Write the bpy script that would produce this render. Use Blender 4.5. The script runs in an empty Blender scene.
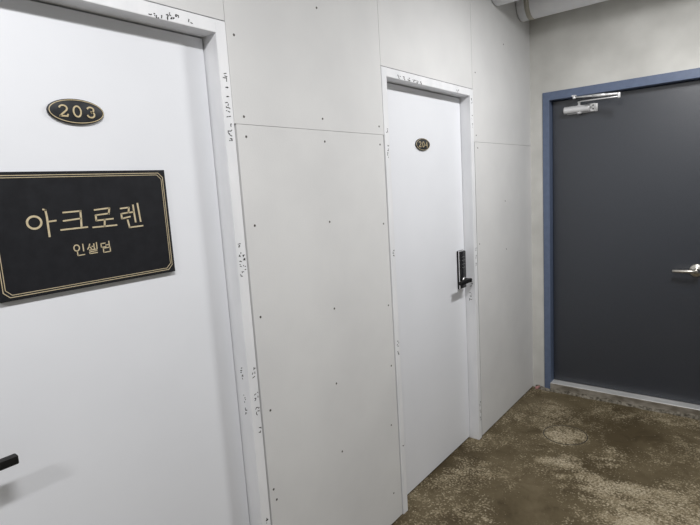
import bpy, bmesh, math, random
from mathutils import Vector, Matrix, noise
random.seed(7)
S = bpy.context.scene
COL = S.collection

# ------------------------------------------------------------------ materials
def new_mat(name):
    m = bpy.data.materials.new(name); m.use_nodes = True
    nt = m.node_tree
    return m, nt, nt.nodes['Principled BSDF']

def noisy(name, c1, c2, rough=0.6, scale=6.0, detail=6.0, metallic=0.0, bump=0.0, bscale=60.0,
          lo=0.35, hi=0.65, spec=0.5, stretch=(1, 1, 1)):
    m, nt, b = new_mat(name)
    tc = nt.nodes.new('ShaderNodeTexCoord')
    mp = nt.nodes.new('ShaderNodeMapping'); mp.inputs['Scale'].default_value = stretch
    nt.links.new(tc.outputs['Object'], mp.inputs['Vector'])
    n = nt.nodes.new('ShaderNodeTexNoise')
    n.inputs['Scale'].default_value = scale; n.inputs['Detail'].default_value = detail
    nt.links.new(mp.outputs['Vector'], n.inputs['Vector'])
    r = nt.nodes.new('ShaderNodeValToRGB')
    r.color_ramp.elements[0].position = lo; r.color_ramp.elements[1].position = hi
    r.color_ramp.elements[0].color = (*c1, 1); r.color_ramp.elements[1].color = (*c2, 1)
    nt.links.new(n.outputs['Fac'], r.inputs['Fac'])
    nt.links.new(r.outputs['Color'], b.inputs['Base Color'])
    b.inputs['Roughness'].default_value = rough
    b.inputs['Metallic'].default_value = metallic
    b.inputs['Specular IOR Level'].default_value = spec
    if bump:
        n2 = nt.nodes.new('ShaderNodeTexNoise')
        n2.inputs['Scale'].default_value = bscale; n2.inputs['Detail'].default_value = 4
        nt.links.new(mp.outputs['Vector'], n2.inputs['Vector'])
        bp = nt.nodes.new('ShaderNodeBump'); bp.inputs['Strength'].default_value = bump
        bp.inputs['Distance'].default_value = 0.002
        nt.links.new(n2.outputs['Fac'], bp.inputs['Height'])
        nt.links.new(bp.outputs['Normal'], b.inputs['Normal'])
    return m

M = {}
M['board'] = noisy('cement_board', (.68, .68, .676), (.725, .725, .718), .8, 3.5, 8, bump=.15, bscale=160)
M['backing'] = noisy('dark_cavity', (.03, .03, .03), (.05, .05, .05), .9)
M['screw'] = noisy('screw_steel', (.06, .055, .05), (.12, .11, .1), .5, 80, metallic=.5)
M['door_white'] = noisy('white_door_film', (.80, .815, .85), (.83, .845, .88), .42, 2.5, 5, bump=.05, bscale=220)
M['frame_white'] = noisy('white_frame_film', (.78, .79, .81), (.86, .865, .88), .45, 14, 6, stretch=(1, 1, .25))
M['ink'] = noisy('black_ink', (.01, .01, .012), (.02, .02, .02), .6)
M['concrete'] = noisy('grey_concrete', (.53, .525, .495), (.68, .675, .64), .85, 4, 9, bump=.25, bscale=70, lo=.3, hi=.7)
M['ceiling'] = noisy('ceiling_concrete', (.36, .355, .34), (.44, .43, .42), .9, 3)
M['plaster'] = noisy('dark_concrete', (.22, .22, .21), (.30, .30, .29), .85, 3)
M['sign_black'] = noisy('sign_black', (.010, .0105, .013), (.014, .0148, .018), .45, 40, spec=.3)
M['gold'] = noisy('dull_gold', (.60, .50, .32), (.70, .60, .41), .42, 90, metallic=.2)
M['plate_black'] = noisy('plate_black', (.016, .017, .02), (.028, .03, .034), .35, 60)
M['plate_gold'] = noisy('plate_gold', (.74, .60, .36), (.86, .73, .48), .3, 60, metallic=.45)
M['lock_black'] = noisy('lock_black', (.008, .008, .009), (.013, .013, .015), .16, 30)
M['lock_matte'] = noisy('lock_matte_black', (.006, .006, .006), (.010, .010, .010), .5, 30, spec=.25)
M['chrome'] = noisy('chrome_metal', (.78, .78, .78), (.86, .86, .86), .18, 20, metallic=1)
M['key_white'] = noisy('keypad_print', (.55, .55, .57), (.65, .65, .66), .5)
M['steel_door'] = noisy('charcoal_paint', (.022, .027, .037), (.028, .033, .045), .36, 260, 3, bump=.3, bscale=420, spec=1.0)
M['steel_frame'] = noisy('slate_blue_paint', (.108, .142, .225), (.122, .160, .250), .45, 30)
M['stainless'] = noisy('brushed_stainless', (.56, .56, .55), (.74, .74, .73), .45, 24, metallic=.3, stretch=(.15, 1, 1))
M['satin_nickel'] = noisy('satin_nickel', (.55, .53, .48), (.66, .63, .57), .32, 40, metallic=1)
M['aluminium'] = noisy('silver_paint', (.70, .70, .71), (.78, .78, .79), .36, 40, metallic=.35)
M['bright_steel'] = noisy('bright_steel', (.82, .82, .82), (.90, .90, .90), .3, 40, metallic=.35)
M['dusty_steel'] = noisy('dusty_steel', (.15, .13, .10), (.34, .31, .26), .7, 30, 6, stretch=(.4, 1, 1))
M['mortar'] = noisy('loose_mortar', (.06, .052, .038), (.25, .225, .18), .95, 55, 6, bump=.6, bscale=90)
M['pipe'] = noisy('pipe_wrap', (.84, .85, .88), (.90, .905, .92), .5, 12, 6, bump=.2, bscale=60)
M['strap'] = noisy('strap_zinc', (.46, .44, .38), (.58, .56, .49), .5, 30, metallic=.3)
M['dark_metal'] = noisy('dark_metal', (.07, .07, .075), (.12, .12, .12), .5, 40, metallic=.5)
M['rubber'] = noisy('dark_joint', (.02, .017, .012), (.04, .035, .025), .8, 60)
M['pink'] = noisy('pink_plastic', (.45, .22, .21), (.58, .33, .31), .6, 60)

def floor_material():
    m, nt, b = new_mat('stained_concrete_floor')
    L = nt.links.new
    tc = nt.nodes.new('ShaderNodeNewGeometry')
    def nz(scale, detail, rough=.55, dist=0.0):
        n = nt.nodes.new('ShaderNodeTexNoise')
        n.inputs['Scale'].default_value = scale; n.inputs['Detail'].default_value = detail
        n.inputs['Roughness'].default_value = rough; n.inputs['Distortion'].default_value = dist
        L(tc.outputs['Position'], n.inputs['Vector']); return n
    def ramp(src, stops):
        r = nt.nodes.new('ShaderNodeValToRGB')
        while len(r.color_ramp.elements) < len(stops): r.color_ramp.elements.new(.5)
        for e, (p, c) in zip(r.color_ramp.elements, stops):
            e.position = p; e.color = (*c, 1) if len(c) == 3 else (c[0], c[0], c[0], 1)
        L(src, r.inputs['Fac']); return r
    def mix(f, a, c, mode='MIX'):
        x = nt.nodes.new('ShaderNodeMix'); x.data_type = 'RGBA'; x.blend_type = mode
        if isinstance(f, float): x.inputs['Factor'].default_value = f
        else: L(f, x.inputs['Factor'])
        for s, i in ((a, 6), (c, 7)):
            if isinstance(s, tuple): x.inputs[i].default_value = (*s, 1)
            else: L(s, x.inputs[i])
        return x
    big = nz(2.3, 8, .62, .35)
    fine = nz(17, 4, .6, .3)
    speck = nz(88, 3, .65)
    def math_(op, a, c):
        x = nt.nodes.new('ShaderNodeMath'); x.operation = op
        for k, v in ((0, a), (1, c)):
            if isinstance(v, (int, float)): x.inputs[k].default_value = v
            else: L(v, x.inputs[k])
        return x.outputs[0]
    base = ramp(big.outputs['Fac'], [(.38, (.066, .049, .024)), (.50, (.098, .076, .041)), (.62, (.128, .101, .058))])
    # worn, pale areas: noise plus the worn spots seen in front of the steel door
    warp = nz(6, 6, .6)
    wv = nt.nodes.new('ShaderNodeMix'); wv.data_type = 'RGBA'; wv.blend_type = 'ADD'; wv.inputs['Factor'].default_value = .22
    L(tc.outputs['Position'], wv.inputs[6]); L(warp.outputs['Color'], wv.inputs[7])
    worn = nz(3.4, 14, .70, .6).outputs['Fac']
    for bx, by, br, amt in ((.415, 3.085, .15, .22), (.72, 2.93, .16, .10), (.50, 2.78, .12, .16), (.66, 2.70, .10, .14), (.95, 2.60, .34, .17), (.95, 2.95, .14, .08),
                            (.26, 2.14, .14, .06), (.16, 3.25, .18, .08), (.86, 2.86, .16, -.16), (.45, 2.35, .3, -.06), (.75, 3.30, .22, -.10)):
        dn = nt.nodes.new('ShaderNodeVectorMath'); dn.operation = 'DISTANCE'
        L(wv.outputs[2], dn.inputs[0]); dn.inputs[1].default_value = (bx+.11, by+.11, .11)
        mr = nt.nodes.new('ShaderNodeMapRange'); mr.interpolation_type = 'SMOOTHSTEP'
        L(dn.outputs['Value'], mr.inputs['Value'])
        for k, v in (('From Min', br*.45), ('From Max', br*1.15), ('To Min', amt), ('To Max', 0)): mr.inputs[k].default_value = v
        worn = math_('ADD', worn, mr.outputs['Result'])
    grit = math_('ADD', math_('MULTIPLY', math_('SUBTRACT', fine.outputs['Fac'], .5), .55), math_('MULTIPLY', math_('SUBTRACT', speck.outputs['Fac'], .5), .85))
    patch = ramp(math_('ADD', worn, grit), [(.535, (0.,)), (.605, (.5,)), (.73, (1.,))])
    c1 = mix(math_('MULTIPLY', patch.outputs['Color'], .72), base.outputs['Color'], (.345, .29, .19))
    sp = ramp(math_('ADD', math_('MULTIPLY', worn, .5), speck.outputs['Fac']), [(.86, (0.,)), (.93, (1.,))])
    c2 = mix(math_('MULTIPLY', sp.outputs['Color'], .6), c1.outputs[2], (.52, .46, .35))
    dk = ramp(nz(7.5, 9, .65, .8).outputs['Fac'], [(.36, (.62, .58, .52)), (.50, (1., 1., 1.))])
    c3 = mix(.7, c2.outputs[2], dk.outputs['Color'], 'MULTIPLY')
    L(c3.outputs[2], b.inputs['Base Color'])
    b.inputs['Roughness'].default_value = .7
    b.inputs['Specular IOR Level'].default_value = .25
    bp = nt.nodes.new('ShaderNodeBump'); bp.inputs['Strength'].default_value = .35; bp.inputs['Distance'].default_value = .003
    L(fine.outputs['Fac'], bp.inputs['Height']); L(bp.outputs['Normal'], b.inputs['Normal'])
    return m
M['floor'] = floor_material()

# ------------------------------------------------------------------ mesh helpers
def box(bm, x0, x1, y0, y1, z0, z1, bev=0.0, seg=2, mi=0):
    t = bmesh.new()
    bmesh.ops.create_cube(t, size=1.0)
    for v in t.verts:
        v.co = Vector(((x0+x1)/2 + v.co.x*(x1-x0), (y0+y1)/2 + v.co.y*(y1-y0), (z0+z1)/2 + v.co.z*(z1-z0)))
    if bev:
        bmesh.ops.bevel(t, geom=t.edges[:], offset=bev, segments=seg, affect='EDGES', profile=.5)
    merge(bm, t, mi)

def merge(bm, t, mi=0, mat=None):
    vm = {}
    for v in t.verts: vm[v] = bm.verts.new(mat @ v.co if mat else v.co)
    for f in t.faces:
        g = bm.faces.new([vm[v] for v in f.verts]); g.smooth = f.smooth; g.material_index = mi
    t.free()

def frame_of(d):
    d = d.normalized()
    a = Vector((0, 0, 1)) if abs(d.z) < .9 else Vector((1, 0, 0))
    u = d.cross(a).normalized(); w = u.cross(d).normalized()
    return u, w

def tube(bm, pts, rad, seg=16, squash=(1, 1), cap=True, mi=0):
    """swept tube through pts; rad a number or one per point"""
    pts = [Vector(p) for p in pts]; n = len(pts)
    if not hasattr(rad, '__len__'): rad = [rad]*n
    u, w = frame_of(pts[1]-pts[0]); rings = []
    for i, p in enumerate(pts):
        d = (pts[min(i+1, n-1)] - pts[max(i-1, 0)]).normalized()
        u = (u - d*u.dot(d)).normalized(); w2 = d.cross(u).normalized()
        rings.append([bm.verts.new(p + (u*math.cos(a)*squash[0] + w2*math.sin(a)*squash[1])*rad[i])
                      for a in [2*math.pi*k/seg for k in range(seg)]])
    for a, b in zip(rings, rings[1:]):
        for k in range(seg):
            f = bm.faces.new((a[k], a[(k+1) % seg], b[(k+1) % seg], b[k])); f.smooth = True; f.material_index = mi
    if cap:
        for r in (rings[0][::-1], rings[-1]):
            f = bm.faces.new(r); f.material_index = mi

def lathe(bm, origin, axis, prof, seg=32, ry=1.0, up=None, mi=0):
    """prof: (radius, height along axis); ry squashes the second radial axis"""
    o = Vector(origin); d = Vector(axis).normalized()
    if up is None: u, w = frame_of(d)
    else:
        w = Vector(up).normalized(); u = w.cross(d).normalized()
    rings = []
    for r, h in prof:
        if r <= 1e-6: rings.append([bm.verts.new(o + d*h)])
        else: rings.append([bm.verts.new(o + d*h + (u*math.cos(a) + w*math.sin(a)*ry)*r)
                            for a in [2*math.pi*k/seg for k in range(seg)]])
    for a, b in zip(rings, rings[1:]):
        for k in range(seg):
            if len(a) == 1 and len(b) == 1: continue
            if len(a) == 1: vs = (a[0], b[k], b[(k+1) % seg])
            elif len(b) == 1: vs = (a[k], b[0], a[(k+1) % seg])
            else: vs = (a[k], b[k], b[(k+1) % seg], a[(k+1) % seg])
            f = bm.faces.new(vs); f.smooth = True; f.material_index = mi

def stroke(bm, pts, w, x0, x1, closed=False):
    """raised line on a wall that faces +X; pts are (y, z)"""
    P = [Vector((p[0], p[1])) for p in pts]; n = len(P); L = []; R = []
    if not closed and n > 1:
        P[0] = P[0] - (P[1]-P[0]).normalized()*w*.25
        P[-1] = P[-1] + (P[-1]-P[-2]).normalized()*w*.25
    for i in range(n):
        a = P[(i-1) % n] if (closed or i > 0) else None
        b = P[(i+1) % n] if (closed or i < n-1) else None
        if a is None: d = (b-P[i]).normalized(); k = 1
        elif b is None: d = (P[i]-a).normalized(); k = 1
        else:
            d1 = (P[i]-a).normalized(); d2 = (b-P[i]).normalized(); d = (d1+d2)
            if d.length < .3: d = d2
            d.normalize(); k = 1/max(.5, d.dot(d2))
        nrm = Vector((-d.y, d.x))*w*.5*k
        L.append(P[i]+nrm); R.append(P[i]-nrm)
    v = [[bm.verts.new((x, q.x, q.y)) for q in (L[i], R[i])] for x in (x0, x1) for i in range(n)]
    for i in range(n if closed else n-1):
        j = (i+1) % n
        (a, b), (c, d) = v[i], v[j]; (e, f), (g, h) = v[n+i], v[n+j]
        for q in ((e, f, h, g), (a, c, d, b), (a, e, g, c), (b, d, h, f)): bm.faces.new(q)
    if not closed:
        for i in (0, n-1):
            (a, b), (e, f) = v[i], v[n+i]; bm.faces.new((a, b, f, e))

def ringpts(cy, cz, ry, rz, n=28):
    return [(cy + ry*math.cos(2*math.pi*k/n), cz + rz*math.sin(2*math.pi*k/n)) for k in range(n)]

def wpos(o):
    p = Vector((0, 0, 0))
    while o: p += o.location; o = o.parent
    return p

def obj(name, bm, mats, parent=None, loc=None):
    """link bm (in world coordinates) as ONE mesh object with its origin at loc"""
    if not isinstance(mats, (list, tuple)): mats = [mats]
    base = wpos(parent) if parent else Vector((0, 0, 0))
    loc = Vector(loc) if loc is not None else base
    bmesh.ops.recalc_face_normals(bm, faces=bm.faces[:])
    for v in bm.verts: v.co -= loc
    me = bpy.data.meshes.new(name); bm.to_mesh(me); bm.free()
    for m in mats: me.materials.append(m)
    o = bpy.data.objects.new(name, me); COL.objects.link(o)
    o.parent = parent; o.location = loc - base
    return o

def tag(o, label=None, cat=None, group=None, kind=None):
    for k, v in (('label', label), ('category', cat), ('group', group), ('kind', kind)):
        if v: o[k] = v
    return o

def empty(name, loc):
    o = bpy.data.objects.new(name, None); COL.objects.link(o); o.location = loc
    o.empty_display_size = .1
    return o

# ------------------------------------------------------------------ dimensions (metres)
D = 3.734                   # end wall with the steel door
W = 2.0                     # corridor width
HC = 2.85                   # ceiling
REAR = -4.0
A0, A1 = 0.145, 1.0655      # first white door, outer frame edges
B0, B1 = 1.889, 2.793      # second white door
HF, HB = 2.10, 2.088        # heights of the two white frames
FW = .039                   # frame face width
PX = -.060                  # face of the white doors (set back in their frames)
GAP = .009
SEAM = 1.80

# ------------------------------------------------------------------ setting
bm = bmesh.new(); box(bm, -.3, W+.1, REAR-.1, D+.3, -.1, 0)
tag(obj('floor', bm, M['floor']), kind='structure', label='stained brown concrete floor with pale worn patches')
bm = bmesh.new(); box(bm, -.3, W+.1, REAR-.1, D+.3, HC, HC+.1)
tag(obj('ceiling', bm, M['ceiling']), kind='structure')
bm = bmesh.new(); box(bm, W, W+.1, REAR-.1, D+.1, 0, HC)
tag(obj('wall_right', bm, M['plaster']), kind='structure')
bm = bmesh.new(); box(bm, -.3, W+.1, REAR-.1, REAR, 0, HC)
tag(obj('wall_rear', bm, M['plaster']), kind='structure')

# left wall: grey boards on a dark cavity, open joints between them
bm = bmesh.new()
g = .0011
segs = [(REAR, A0-GAP), (A1+GAP, B0-GAP), (B1+GAP, D)]
for y0, y1 in segs:
    box(bm, -.012, 0, y0, y1, .009, SEAM-g*.6, mi=0)
    box(bm, -.16, -.022, y0, y1, 0, HC, mi=1)
tops = [REAR, A0-GAP, A1+g, B0-g, B1-g, D]
for y0, y1 in zip(tops, tops[1:]):
    zlo = HF+.003 if abs(y0-(A0-GAP)) < 1e-6 else HB+.003 if abs(y0-(B0-g)) < 1e-6 else SEAM+g*.6
    e0 = 0 if y0 == REAR else g; e1 = 0 if y1 == D else g
    box(bm, -.012, 0, y0+e0, y1-e1, zlo, HC, mi=0)
for y0, y1, h in ((A0-GAP, A1+GAP, HF), (B0-GAP, B1+GAP, HB)):
    box(bm, -.16, -.022, y0, y1, h+.008, HC, mi=1)
    box(bm, -.20, -.16, y0-.02, y1+.02, 0, HF+.06, mi=1)
wall = tag(obj('wall_left', bm, [M['board'], M['backing']]), kind='structure',
           label='grey cement board wall with open joints and screw heads')

SCREWS = [(1.495, 2.235), (1.097, 2.068), (1.108, 1.824), (1.487, 1.842), (1.853, 1.834), (1.11, 1.762), (1.491, 1.759),
          (1.853, 1.758), (1.113, 1.478), (1.488, 1.457), (1.848, 1.417), (1.103, 1.173), (1.481, 1.117), (1.853, 1.048),
          (1.851, 0.765), (1.11, 0.841), (1.463, 0.815), (1.47, 0.522), (1.826, 0.487), (1.093, 0.556), (1.103, 0.512),
          (1.817, 0.151), (3.258, 2.41), (2.833, 2.185), (2.826, 1.837), (2.842, 1.766), (3.241, 1.437), (2.834, 1.206), (3.247, 1.122)]
first = None
for y, z in SCREWS:
    if first is None:
        b = bmesh.new()
        lathe(b, (0, y, z), (1, 0, 0), [(0, .0004), (.0012, .0004), (.0014, .0009), (.0036, .0009), (.0042, .0002), (.0042, -.003)], 12)
        first = obj('screw', b, M['screw'], wall, loc=(0, y, z))
    else:
        c = first.copy(); COL.objects.link(c); c.parent = wall; c.location = (0, y, z)

# end wall: concrete with an opening for the steel door
SX0, SX1, SZ = .0854, 1.113, 2.150
bm = bmesh.new()
box(bm, -.3, SX0, D, D+.22, 0, HC); box(bm, SX1, W+.1, D, D+.22, 0, HC); box(bm, SX0, SX1, D, D+.22, SZ, HC)
tag(obj('wall_back', bm, M['concrete']), kind='structure', label='bare grey concrete end wall around the steel door')

# ------------------------------------------------------------------ handwriting on the door frames
def scribble(bm, y, z, size, n, x, vertical=True, w=.0025, reveal=None):
    """pen words, n characters long; vertical = running down the jamb; reveal = y of the jamb's inner side to write on"""
    t = bmesh.new()
    gap = random.randint(2, 4)
    for k in range(n):
        if k % (gap+1) == gap: continue
        cy, cz = (y, z - k*size*.86) if vertical else (y + k*size*.86, z)
        for s in range(random.choice((2, 2, 3))):
            q = Vector((random.uniform(-.42, .42), random.uniform(-.42, .42)))
            a = random.choice((0, 1.57, 3.14, 4.71)) + random.uniform(-.4, .4); p = []
            for _ in range(random.choice((2, 2, 3))):
                p.append((cy + q.x*size*(.8 if vertical else .75), cz + q.y*size*(.75 if vertical else .9)))
                q = q + Vector((math.cos(a), math.sin(a)))*random.uniform(.35, .6); a += random.uniform(-1.7, 1.7)
                q.x = max(-.5, min(.5, q.x)); q.y = max(-.5, min(.5, q.y))
            if len(p) > 1 and (Vector(p[0])-Vector(p[-1])).length > 1e-4: stroke(t, p, w, x, x+.0004)
    if reveal is not None:
        for v in t.verts: v.co = Vector((v.co.y, reveal - (v.co.x - x), v.co.z))
    merge(bm, t)

# ------------------------------------------------------------------ white doors
def white_door(name, y0, y1, HF, label, notes):
    root = empty(name, (PX, (y0+y1)/2, 0)); tag(root, label, None, None, 'structure')
    xf = .002
    bm = bmesh.new()
    bv = .0022
    box(bm, -.125, xf, y0, y0+FW, 0, HF, bv)
    box(bm, -.125, xf, y1-FW, y1, 0, HF, bv)
    box(bm, -.125, xf-.0004, y0+FW-.004, y1-FW+.004, HF-FW, HF, bv)
    # stop behind the leaf
    box(bm, -.122, -.104, y0+FW-.001, y0+FW+.016, 0, HF-FW)
    box(bm, -.122, -.104, y1-FW-.016, y1-FW+.001, 0, HF-FW)
    box(bm, -.122, -.104, y0+FW, y1-FW, HF-FW-.016, HF-FW+.001)
    fr = obj('frame', bm, M['frame_white'], root)
    bm = bmesh.new()
    for (y, z, size, n, vert) in notes:
        if vert == 'reveal': scribble(bm, y, z, size, n, xf, True, reveal=y1-FW)
        else: scribble(bm, y, z, size, n, xf, vert)
    tag(obj('handwriting', bm, M['ink'], fr), 'small black pen notes on the white frame')
    bm = bmesh.new()
    box(bm, -.100, PX, y0+FW+.0035, y1-FW-.0035, .010, HF-FW-.004, .0015)
    leaf = obj('leaf', bm, M['door_white'], root)
    return root, leaf

notesA = [(1.046, 1.945, .020, 7, True), (1.046, 1.840, .019, 5, True), (1.047, 1.762, .018, 3, True),
          (1.040, 1.430, .012, 11, True), (1.053, 1.385, .013, 5, True),
          (1.053, 1.010, .020, 4, True), (1.053, .925, .020, 6, True), (1.055, .800, .016, 2, True),
          (-.028, 1.010, .016, 4, 'reveal'), (-.024, .915, .016, 5, 'reveal'), (1.05, .47, .012, 2, True),
          (.815, 2.068, .012, 8, False), (.868, 2.080, .010, 5, False), (.94, 2.072, .018, 1, False)]
notesB = [(1.911, 1.822, .017, 2, True), (1.911, 1.752, .017, 4, True), (1.912, 1.292, .016, 3, True),
          (1.911, .86, .018, 6, True), (1.915, .345, .02, 1, True),
          (2.02, 2.060, .016, 8, False), (2.15, 2.056, .016, 6, False), (2.60, 2.060, .016, 3, False),
          (2.775, 2.03, .017, 3, True), (2.775, 1.94, .016, 5, True), (2.775, 1.19, .017, 9, True),
          (-.022, .985, .022, 2, 'reveal'), (-.028, .92, .022, 3, 'reveal'), (2.78, .235, .018, 9, True)]
door1, leaf1 = white_door('door_1', A0, A1, HF, 'white door in a white frame carrying the large black sign', notesA)
door2, leaf2 = white_door('door_2', B0, B1, HB, 'farther white door in a white frame with black digital lock', notesB)

# ------------------------------------------------------------------ digital locks
def digital_lock(yc, s, up, label):
    """yc: centre of the escutcheon; s: direction (+1/-1 along y) in which the lever points"""
    root = empty('digital_lock', (PX, yc, .962+up)); tag(root, label, 'door lock', 'black digital locks on the white doors')
    z0, z1, hw = .962+up, 1.186+up, .0355
    bm = bmesh.new(); box(bm, PX, PX+.014, yc-hw, yc+hw, z0, z1, .005, 3)
    obj('body', bm, M['lock_matte'], root)
    bm = bmesh.new(); box(bm, PX+.011, PX+.0185, yc-hw-.0005, yc+hw-.0005, z0+.0005, z1-.0005, .0024, 3)
    obj('trim', bm, M['chrome'], root)
    bm = bmesh.new(); box(bm, PX+.018, PX+.0255, yc-hw+.004, yc+hw-.004, z0+.048, z1-.004, .003, 3)
    pan = obj('keypad_panel', bm, M['lock_black'], root)
    bm = bmesh.new()
    for r in range(4):
        for c in range(3):
            yy, zz = yc + (c-1)*.014, z1 - .036 - r*.021
            lathe(bm, (PX+.0254, yy, zz), (1, 0, 0), [(0, .0004), (.0014, .0004), (.0016, 0)], 8)
    obj('key_print', bm, M['key_white'], pan)
    zl = 1.014 + up
    bm = bmesh.new(); box(bm, PX+.018, PX+.024, yc-hw+.004, yc+hw-.004, z0+.004, z0+.046, .0028, 3)
    obj('lower_panel', bm, M['lock_black'], root)
    bm = bmesh.new()
    lathe(bm, (PX+.0235, yc, zl), (1, 0, 0), [(.017, 0), (.017, .006), (.0145, .008), (.0105, .008), (.0105, .03)], 24)
    obj('rose', bm, M['chrome'], root)
    # lever: shaft, then a flat bar that narrows slightly to a square tip
    bm = bmesh.new()
    lathe(bm, (PX+.03, yc, zl), (1, 0, 0), [(0, 0), (.0105, 0), (.0115, .024), (.0125, .036), (.0115, .041), (0, .042)], 20)
    ya, yb = yc - s*.012, yc + s*.118
    box(bm, PX+.052, PX+.0705, min(ya, yb), max(ya, yb), zl-.0105, zl+.0105, .003, 3)
    obj('lever', bm, M['lock_matte'], root)
    return root
digital_lock(2.686, -1, 0, 'black digital lock with lever on the farther white door')
digital_lock(.240, 1, .010, 'black digital lock on the nearer door, only its lever tip showing at lower left')

# ------------------------------------------------------------------ black sign on the first door
sy0, sy1, sz0, sz1 = .388, .8375, 1.370, 1.6635
XS = PX + .011
sign = empty('sign_board', (PX, (sy0+sy1)/2, sz0))
tag(sign, 'large black rectangular sign with gold lettering and double gold border on white door', 'sign')
bm = bmesh.new(); box(bm, PX, XS, sy0, sy1, sz0, sz1, .0012)
obj('panel', bm, M['sign_black'], sign)
def chamfered(i, c):
    a, b, e, f = sy0+i, sy1-i, sz0+i, sz1-i
    return [(a+c, e), (b-c, e), (b, e+c), (b, f-c), (b-c, f), (a+c, f), (a, f-c), (a, e+c)]
bm = bmesh.new()
stroke(bm, chamfered(.0085, .0125), .0017, XS-.0005, XS+.0006, True)
stroke(bm, chamfered(.0135, .0125), .0015, XS-.0005, XS+.0006, True)
obj('border', bm, M['gold'], sign)
G1 = [[(0.5096, 1.5723), (0.5108, 1.5555), (0.5107, 1.5315), (0.5107, 1.5083)], [(0.5045, 1.5741), (0.5108, 1.5718)], [(0.5138, 1.5442), (0.5302, 1.5452)],
      [(0.5484, 1.5632), (0.5901, 1.5642)], [(0.5902, 1.5652), (0.5894, 1.5441), (0.5878, 1.525)], [(0.5465, 1.5428), (0.5891, 1.5456)], [(0.5381, 1.5215), (0.6029, 1.5226)],
      [(0.6251, 1.5642), (0.6647, 1.5667)], [(0.6647, 1.5667), (0.661, 1.5512)], [(0.6269, 1.5507), (0.6618, 1.5527)], [(0.6269, 1.5507), (0.6266, 1.5368)], [(0.6266, 1.5368), (0.6717, 1.5382)], [(0.6486, 1.5375), (0.6464, 1.521)], [(0.6157, 1.5203), (0.6792, 1.5205)],
      [(0.6941, 1.5631), (0.7185, 1.5647)], [(0.7185, 1.5647), (0.7156, 1.5513)], [(0.6951, 1.5491), (0.7156, 1.5513)], [(0.6951, 1.5491), (0.6951, 1.5363)], [(0.6951, 1.5363), (0.7192, 1.5397)], [(0.7306, 1.5704), (0.7315, 1.5458), (0.7327, 1.5238)], [(0.7189, 1.5506), (0.7306, 1.5519)], [(0.7439, 1.5739), (0.7455, 1.5502), (0.7474, 1.5241)], [(0.7107, 1.5312), (0.7138, 1.5108)], [(0.7138, 1.5108), (0.7524, 1.512)]]
G2 = [[(0.5849, 1.4812), (0.585, 1.4633)], [(0.5695, 1.4653), (0.5699, 1.4536)], [(0.5699, 1.4536), (0.5868, 1.4543)],
      [(0.6021, 1.4791), (0.5998, 1.4726), (0.5954, 1.466)], [(0.6003, 1.4731), (0.6056, 1.4667)], [(0.6068, 1.4723), (0.6125, 1.4726)], [(0.6123, 1.4788), (0.6126, 1.4658)], [(0.6193, 1.4811), (0.6192, 1.465)], [(0.5991, 1.4635), (0.6175, 1.4641)], [(0.6175, 1.4641), (0.618, 1.4599)], [(0.5995, 1.4593), (0.618, 1.4599)], [(0.5995, 1.4593), (0.5999, 1.4546)], [(0.5999, 1.4546), (0.6194, 1.455)],
      [(0.6422, 1.4768), (0.6306, 1.4766)], [(0.6306, 1.4766), (0.6309, 1.4666)], [(0.6309, 1.4666), (0.6431, 1.4672)], [(0.6426, 1.4714), (0.6512, 1.472)], [(0.6518, 1.4809), (0.6523, 1.4639)], [(0.6352, 1.4639), (0.6534, 1.4648)], [(0.6534, 1.4648), (0.6531, 1.4536)], [(0.6531, 1.4536), (0.6354, 1.4528)], [(0.6354, 1.4528), (0.6352, 1.4639)]]
def lettering(strokes, rings, wv, wh):
    bm = bmesh.new()
    for s in strokes:
        dy, dz = abs(s[-1][0]-s[0][0]), abs(s[-1][1]-s[0][1])
        stroke(bm, s, wv if dz > dy else wh, XS-.0005, XS+.0008)
    for r in rings: stroke(bm, ringpts(*r[:4]), r[4], XS-.0005, XS+.0008, True)
    return bm
obj('headline', lettering(G1, [(.4818, 1.5447, .0153, .0145, .0048)], .0046, .0038), M['gold'], sign)
obj('subline', lettering(G2, [(.5691, 1.473, .0067, .0075, .0027)], .0027, .0024), M['gold'], sign)

# ------------------------------------------------------------------ oval number plates
def arc(cy, cz, ry, rz, a0, a1, n=12):
    return [(cy + ry*math.cos(math.radians(a0+(a1-a0)*k/n)), cz + rz*math.sin(math.radians(a0+(a1-a0)*k/n))) for k in range(n+1)]
def digit(ch, y, z, w, h):
    if ch == '0': return [(arc(y, z, w*.45, h*.5, 0, 360, 24)[:-1], True)]
    if ch == '2': return [(arc(y, z+h*.22, w*.45, h*.28, 165, -35, 10) + [(y-w*.45, z-h*.5)], False), ([(y-w*.48, z-h*.5), (y+w*.42, z-h*.5), (y+w*.5, z-h*.33)], False)]
    if ch == '3': return [(arc(y, z+h*.24, w*.40, h*.26, 160, -80, 10), False), (arc(y, z-h*.22, w*.45, h*.28, 85, -165, 12), False)]
    if ch == '4': return [([(y+w*.2, z-h*.5), (y+w*.2, z+h*.5), (y-w*.5, z-h*.15), (y+w*.5, z-h*.15)], False), ([(y, z-h*.5), (y+w*.4, z-h*.5)], False)]
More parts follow.
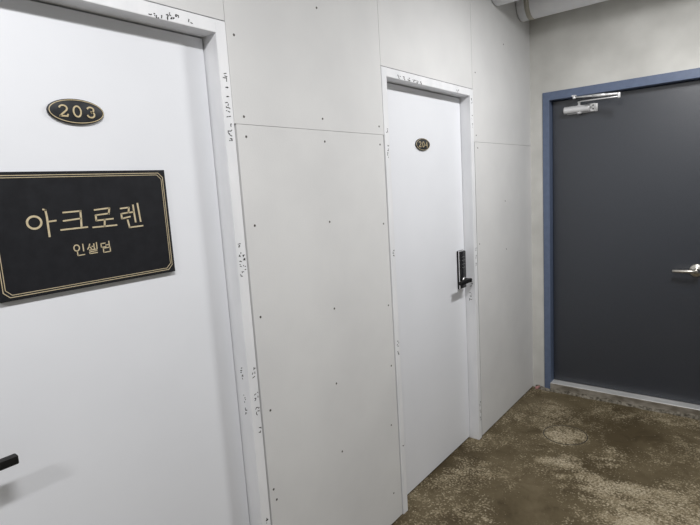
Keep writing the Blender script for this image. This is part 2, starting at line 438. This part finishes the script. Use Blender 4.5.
def number_plate(num, y, z, label):
    root = empty('number_plate', (PX, y, z)); tag(root, label, 'number plate', 'oval black number plates on the white doors')
    a, r = .069, .031/.069
    bm = bmesh.new()
    lathe(bm, (PX, y, z), (1, 0, 0), [(a-.001, 0), (a, .001), (a, .0045), (a-.0015, .0065), (a-.004, .0072), (0, .0072)], 56, r, up=(0, 0, 1))
    obj('plate', bm, M['plate_black'], root)
    bm = bmesh.new()
    stroke(bm, ringpts(y, z, a-.0036, .031-.0034, 64), .0017, PX+.0068, PX+.0082, True)
    obj('rim', bm, M['plate_gold'], root)
    bm = bmesh.new()
    for k, ch in enumerate(num):
        for pts, cl in digit(ch, y+(k-1)*.033, z, .020, .0255): stroke(bm, pts, .0037, PX+.0068, PX+.0088, cl)
    obj('digits', bm, M['plate_gold'], root)
number_plate('203', .617, 1.8095, 'oval black plate with gold number 203 above the large sign')
number_plate('204', 2.312, 1.7765, 'oval black plate with gold number 204 on the farther white door')

# ------------------------------------------------------------------ steel door
door3 = empty('door_3', ((SX0+SX1)/2, D, 0))
tag(door3, 'charcoal steel door in a slate blue frame', None, None, 'structure')
LF = D + .060               # face of the leaf
fy0, fy1, fw = D-.008, D+.16, .046
bm = bmesh.new()
box(bm, SX0, SX0+fw, fy0, fy1, .0, SZ, .003)
box(bm, SX1-fw, SX1, fy0, fy1, .0, SZ, .003)
box(bm, SX0+fw-.004, SX1-fw+.004, fy0+.0005, fy1, SZ-.056, SZ, .003)
box(bm, SX0+fw, SX0+fw+.018, LF+.052, fy1, 0, SZ-.056); box(bm, SX1-fw-.018, SX1-fw, LF+.052, fy1, 0, SZ-.056)
box(bm, SX0+fw, SX1-fw, LF+.052, fy1, SZ-.074, SZ-.055)
obj('frame', bm, M['steel_frame'], door3)
bm = bmesh.new()
lx0, lx1 = SX0+fw+.003, SX1-fw-.003
box(bm, lx0, lx1, LF, LF+.045, .065, SZ-.060, .002)
leaf3 = obj('leaf', bm, M['steel_door'], door3)
bm = bmesh.new()
box(bm, SX0+fw-.002, SX1-fw+.002, D-.016, fy1, .0, .060, .004, 3)
bm.normal_update()
bmesh.ops.recalc_face_normals(bm, faces=bm.faces[:])
for q in bm.faces:
    if q.normal.y < -.9: q.material_index = 1
sill = obj('threshold', bm, [M['stainless'], M['dusty_steel']], door3)
tag(sill, 'brushed stainless steel threshold')
# lever handle
hx, hz = 1.003, .940
hd = empty('lever_handle', Vector((hx, LF, hz)) - Vector(door3.location)); hd.parent = door3
tag(hd, 'satin nickel lever handle on a round rose')
bm = bmesh.new()
lathe(bm, (hx, LF, hz), (0, -1, 0), [(.041, 0), (.041, .004), (.037, .010), (.028, .013), (.016, .014), (.013, .020), (.013, .044)], 36)
obj('rose', bm, M['satin_nickel'], hd)
bm = bmesh.new()
yl = LF-.050
tube(bm, [(hx, LF-.03, hz), (hx, yl+.006, hz), (hx-.006, yl-.001, hz), (hx-.03, yl-.003, hz), (hx-.08, yl-.001, hz-.001), (hx-.118, yl+.003, hz-.002), (hx-.124, yl+.004, hz-.002)],
     [.013, .013, .014, .0135, .0128, .0122, .0105], 18, (1, .8))
obj('lever', bm, M['satin_nickel'], hd)
bm = bmesh.new()
lathe(bm, (hx, LF-.044, hz), (0, -1, 0), [(.0135, 0), (.0145, .004), (.0145, .010), (.012, .0125), (0, .0125)], 24)
cyl = obj('turn_button', bm, M['satin_nickel'], hd)
bm = bmesh.new(); box(bm, hx-.0015, hx+.0015, LF-.0585, LF-.054, hz-.0075, hz+.0075)
obj('keyhole', bm, M['dark_metal'], hd)

# ------------------------------------------------------------------ door closer
cx0, cx1, cz = .220, .390, 2.013
cy = LF - .034
cl = empty('door_closer', (.31, LF, 1.98)); tag(cl, 'silver hydraulic door closer with folding arm at top of the dark steel door', 'door closer')
bm = bmesh.new()
prof = [(0, 0), (.020, 0), (.0245, .004), (.0255, .008), (.0245, .012), (.0245, .150), (.0255, .155), (.0255, .164), (.023, .168), (0, .168)]
lathe(bm, (cx0, cy, cz), (1, 0, 0), prof, 28)
box(bm, cx0+.02, cx1-.03, cy, LF-.006, cz-.017, cz+.017, .003)
obj('body', bm, M['aluminium'], cl)
bm = bmesh.new()
box(bm, cx0+.01, cx1+.036, LF-.006, LF, cz-.026, cz+.026, .0015)
box(bm, cx1-.010, cx1+.026, LF-.030, LF-.006, cz-.024, cz+.026, .003)
pl = obj('mounting_plate', bm, M['bright_steel'], cl)
bm = bmesh.new()
for dz in (-.011, .013):
    lathe(bm, (cx1+.014, LF-.030, cz+dz), (0, -1, 0), [(.0048, 0), (.0048, .0008), (0, .0008)], 14)
obj('screw_holes', bm, M['dark_metal'], pl)
bm = bmesh.new()
lathe(bm, (.318, cy, cz-.020), (0, 0, -1), [(.017, 0), (.017, .008), (.013, .013), (0, .014)], 24)
obj('spindle_cap', bm, M['aluminium'], cl)
bm = bmesh.new()
lathe(bm, (.318, cy, cz+.020), (0, 0, 1), [(.012, 0), (.012, .006), (.008, .007), (.008, .022), (.010, .023), (.010, .029), (0, .030)], 20)
obj('spindle', bm, M['bright_steel'], cl)
Jy = D - .10
arm = [(.318, cy, cz+.046), (.335, cy-.02, cz+.0465), (.39, D-.035, cz+.040), (.583, Jy, 2.042)]
bm = bmesh.new(); tube(bm, arm, [.0065, .006, .0055, .0055], 12, (1.2, .7))
obj('main_arm', bm, M['bright_steel'], cl)
bm = bmesh.new(); lathe(bm, (.583, Jy, 2.034), (0, 0, 1), [(0, 0), (.008, 0), (.009, .003), (.009, .029), (.008, .032), (0, .032)], 18)
obj('elbow_pin', bm, M['bright_steel'], cl)
bm = bmesh.new()
ln = [(.583, Jy, 2.060), (.42, D-.058, 2.075), (.31, D-.030, 2.085)]
tube(bm, ln, [.0068, .0065, .0045], 12); tube(bm, [ln[1], (.50, D-.08, 2.0676)], [.0085, .0085], 12)
obj('forearm', bm, M['bright_steel'], cl)
bm = bmesh.new()
box(bm, .286, .312, D-.040, fy0, 2.092, 2.100, .002)
lathe(bm, (.300, D-.030, 2.076), (0, 0, 1), [(0, 0), (.008, 0), (.009, .003), (.009, .012), (.007, .016), (0, .0165)], 16)
obj('frame_shoe', bm, M['bright_steel'], cl)

# ------------------------------------------------------------------ mortar along the sill
bm = bmesh.new()
nx, ny = 110, 5
x0, x1 = .02, SX1+.1
grid = []
for i in range(nx+1):
    row = []
    x = x0 + (x1-x0)*i/nx
    for j in range(ny+1):
        t = j/ny
        edge = D-.030 + .018*noise.noise((x*14, 3.1, 0)) - .006
        y = D-.0165 + (edge-(D-.0165))*t if x > SX0+fw-.003 else D-.009 + (edge-(D-.009))*t
        h = (.018 + .016*noise.noise((x*22, t*2, 1.7)))*(1-t**.8) + .004*noise.noise((x*60, t*6, 4))
        row.append(bm.verts.new((x, y, max(h, .0008) if j < ny else -.002)))
    grid.append(row)
for i in range(nx):
    for j in range(ny): bm.faces.new((grid[i][j], grid[i+1][j], grid[i+1][j+1], grid[i][j+1]))
low = [[bm.verts.new((v.co.x, v.co.y, -.003)) for v in (r[0], r[-1])] for r in grid]
for i in range(nx):
    bm.faces.new((grid[i][0], low[i][0], low[i+1][0], grid[i+1][0]))
    bm.faces.new((grid[i][-1], grid[i+1][-1], low[i+1][1], low[i][1]))
    bm.faces.new((low[i][0], low[i][1], low[i+1][1], low[i+1][0]))
for i in (0, nx): bm.faces.new((grid[i] + [low[i][1], low[i][0]]))
tag(obj('trim_1', bm, M['mortar']), 'crumbling mortar line below the steel door threshold', None, None, 'structure')

# pink scrap lying at the corner
bm = bmesh.new()
px, py = .040, D-.030
vs = []
for i in range(7):
    r = []
    for j in range(5):
        u, v = i/6-.5, j/4-.5
        z = .012 + .010*noise.noise((u*4+2, v*4, .3)) + .012*(u+.3)**2*4*.6
        r.append(bm.verts.new((px + u*.030 + .006*noise.noise((v*5, u*3, 2)), py + v*.022, max(z, .001))))
    vs.append(r)
for i in range(6):
    for j in range(4): bm.faces.new((vs[i][j], vs[i+1][j], vs[i+1][j+1], vs[i][j+1]))
lowv = bmesh.ops.extrude_face_region(bm, geom=bm.faces[:])
for v in [e for e in lowv['geom'] if isinstance(e, bmesh.types.BMVert)]: v.co.z = max(v.co.z - .012, 0.0)
tag(obj('plastic_scrap', bm, M['pink'], loc=(px, py, 0)), 'tiny pink scrap lying on the floor in the corner beside the steel door', 'scrap')

# round cover in the floor
fc = (.415, 3.085)
bm = bmesh.new()
lathe(bm, (fc[0], fc[1], 0), (0, 0, 1), [(0, .0022), (.116, .0022), (.1215, .0012), (.1222, .0)], 64)
cover = empty('floor_cover', (fc[0], fc[1], 0))
tag(cover, 'round concrete coloured cover set flush in the floor before the steel door', 'floor cover')
obj('lid', bm, M['floor'], cover)
bm = bmesh.new()
lathe(bm, (fc[0], fc[1], 0), (0, 0, 1), [(.1215, .0), (.1218, .0014), (.1268, .0016), (.1276, .0)], 64)
obj('ring', bm, M['rubber'], cover)

# ------------------------------------------------------------------ pipes under the ceiling
def pipe(yc, zc, R, label, strap_x):
    root = empty('pipe', (0, yc, zc)); tag(root, label, 'pipe', 'pale pipes under the ceiling')
    bm = bmesh.new(); tube(bm, [(.004, yc, zc), (.012, yc, zc), (1.0, yc, zc), (W-.002, yc, zc)], [R-.004, R, R, R], 48)
    obj('tube', bm, M['pipe'], root)
    bm = bmesh.new()
    lathe(bm, (strap_x, yc, zc), (1, 0, 0), [(R, 0), (R+.0025, 0), (R+.0025, .030), (R, .030)], 48)
    st = obj('strap', bm, M['strap'], root)
    bm = bmesh.new()
    box(bm, strap_x-.002, strap_x+.032, yc-.016, yc+.016, zc+R+.001, zc+R+.030, .002)
    tube(bm, [(strap_x+.015, yc, zc+R+.02), (strap_x+.015, yc, HC)], .005, 10)
    obj('hanger', bm, M['dark_metal'], st)
    return root
pipe(3.560, 2.702, .098, 'pale grey pipe under the ceiling nearest the concrete end wall, with a strap', .058)
pipe(3.135, 2.706, .098, 'pale grey pipe at the top edge in front of the other pipe', .55)

# ------------------------------------------------------------------ lamps of the corridor
for y, e in ((-1.5, 36), (.35, 36), (2.5, 48)):
    l = bpy.data.lights.new('corridor_lamp', 'AREA'); l.shape = 'RECTANGLE'; l.size = .10; l.size_y = .55; l.energy = e; l.color = (1.0, .995, 1.0)
    o = bpy.data.objects.new('corridor_lamp', l); COL.objects.link(o); o.location = (1.0 if y < 2 else 1.12, y, 2.67)
    p = bpy.data.lights.new('corridor_lamp_glow', 'POINT'); p.shadow_soft_size = .07; p.energy = e*.13; p.color = (1.0, .995, 1.0)
    o = bpy.data.objects.new('corridor_lamp_glow', p); COL.objects.link(o); o.location = (1.0 if y < 2 else 1.12, y, 2.66)
w = bpy.data.worlds.new('world'); S.world = w; w.use_nodes = True
w.node_tree.nodes['Background'].inputs[0].default_value = (.05, .05, .05, 1)

# ------------------------------------------------------------------ camera
yaw, pitch, roll = -.67757, .14304, -.0623
cyw, syw, cp, sp = math.cos(yaw), math.sin(yaw), math.cos(pitch), math.sin(pitch)
f = Vector((syw*cp, cyw*cp, -sp)); r = Vector((cyw, -syw, 0)); u = r.cross(f)
r2 = r*math.cos(roll) + u*math.sin(roll); u2 = -r*math.sin(roll) + u*math.cos(roll)
cam = bpy.data.cameras.new('camera'); co = bpy.data.objects.new('camera', cam); COL.objects.link(co)
co.matrix_world = Matrix(((r2.x, u2.x, -f.x, 1.28485), (r2.y, u2.y, -f.y, 0), (r2.z, u2.z, -f.z, 1.57748), (0, 0, 0, 1)))
cam.sensor_width = 36; cam.lens = 510.708/700*36; cam.clip_start = .02
S.camera = co
S.view_settings.view_transform = 'Standard'; S.view_settings.look = 'None'
S.view_settings.exposure = -0.53; S.view_settings.gamma = 1; S.view_settings.use_curve_mapping = False
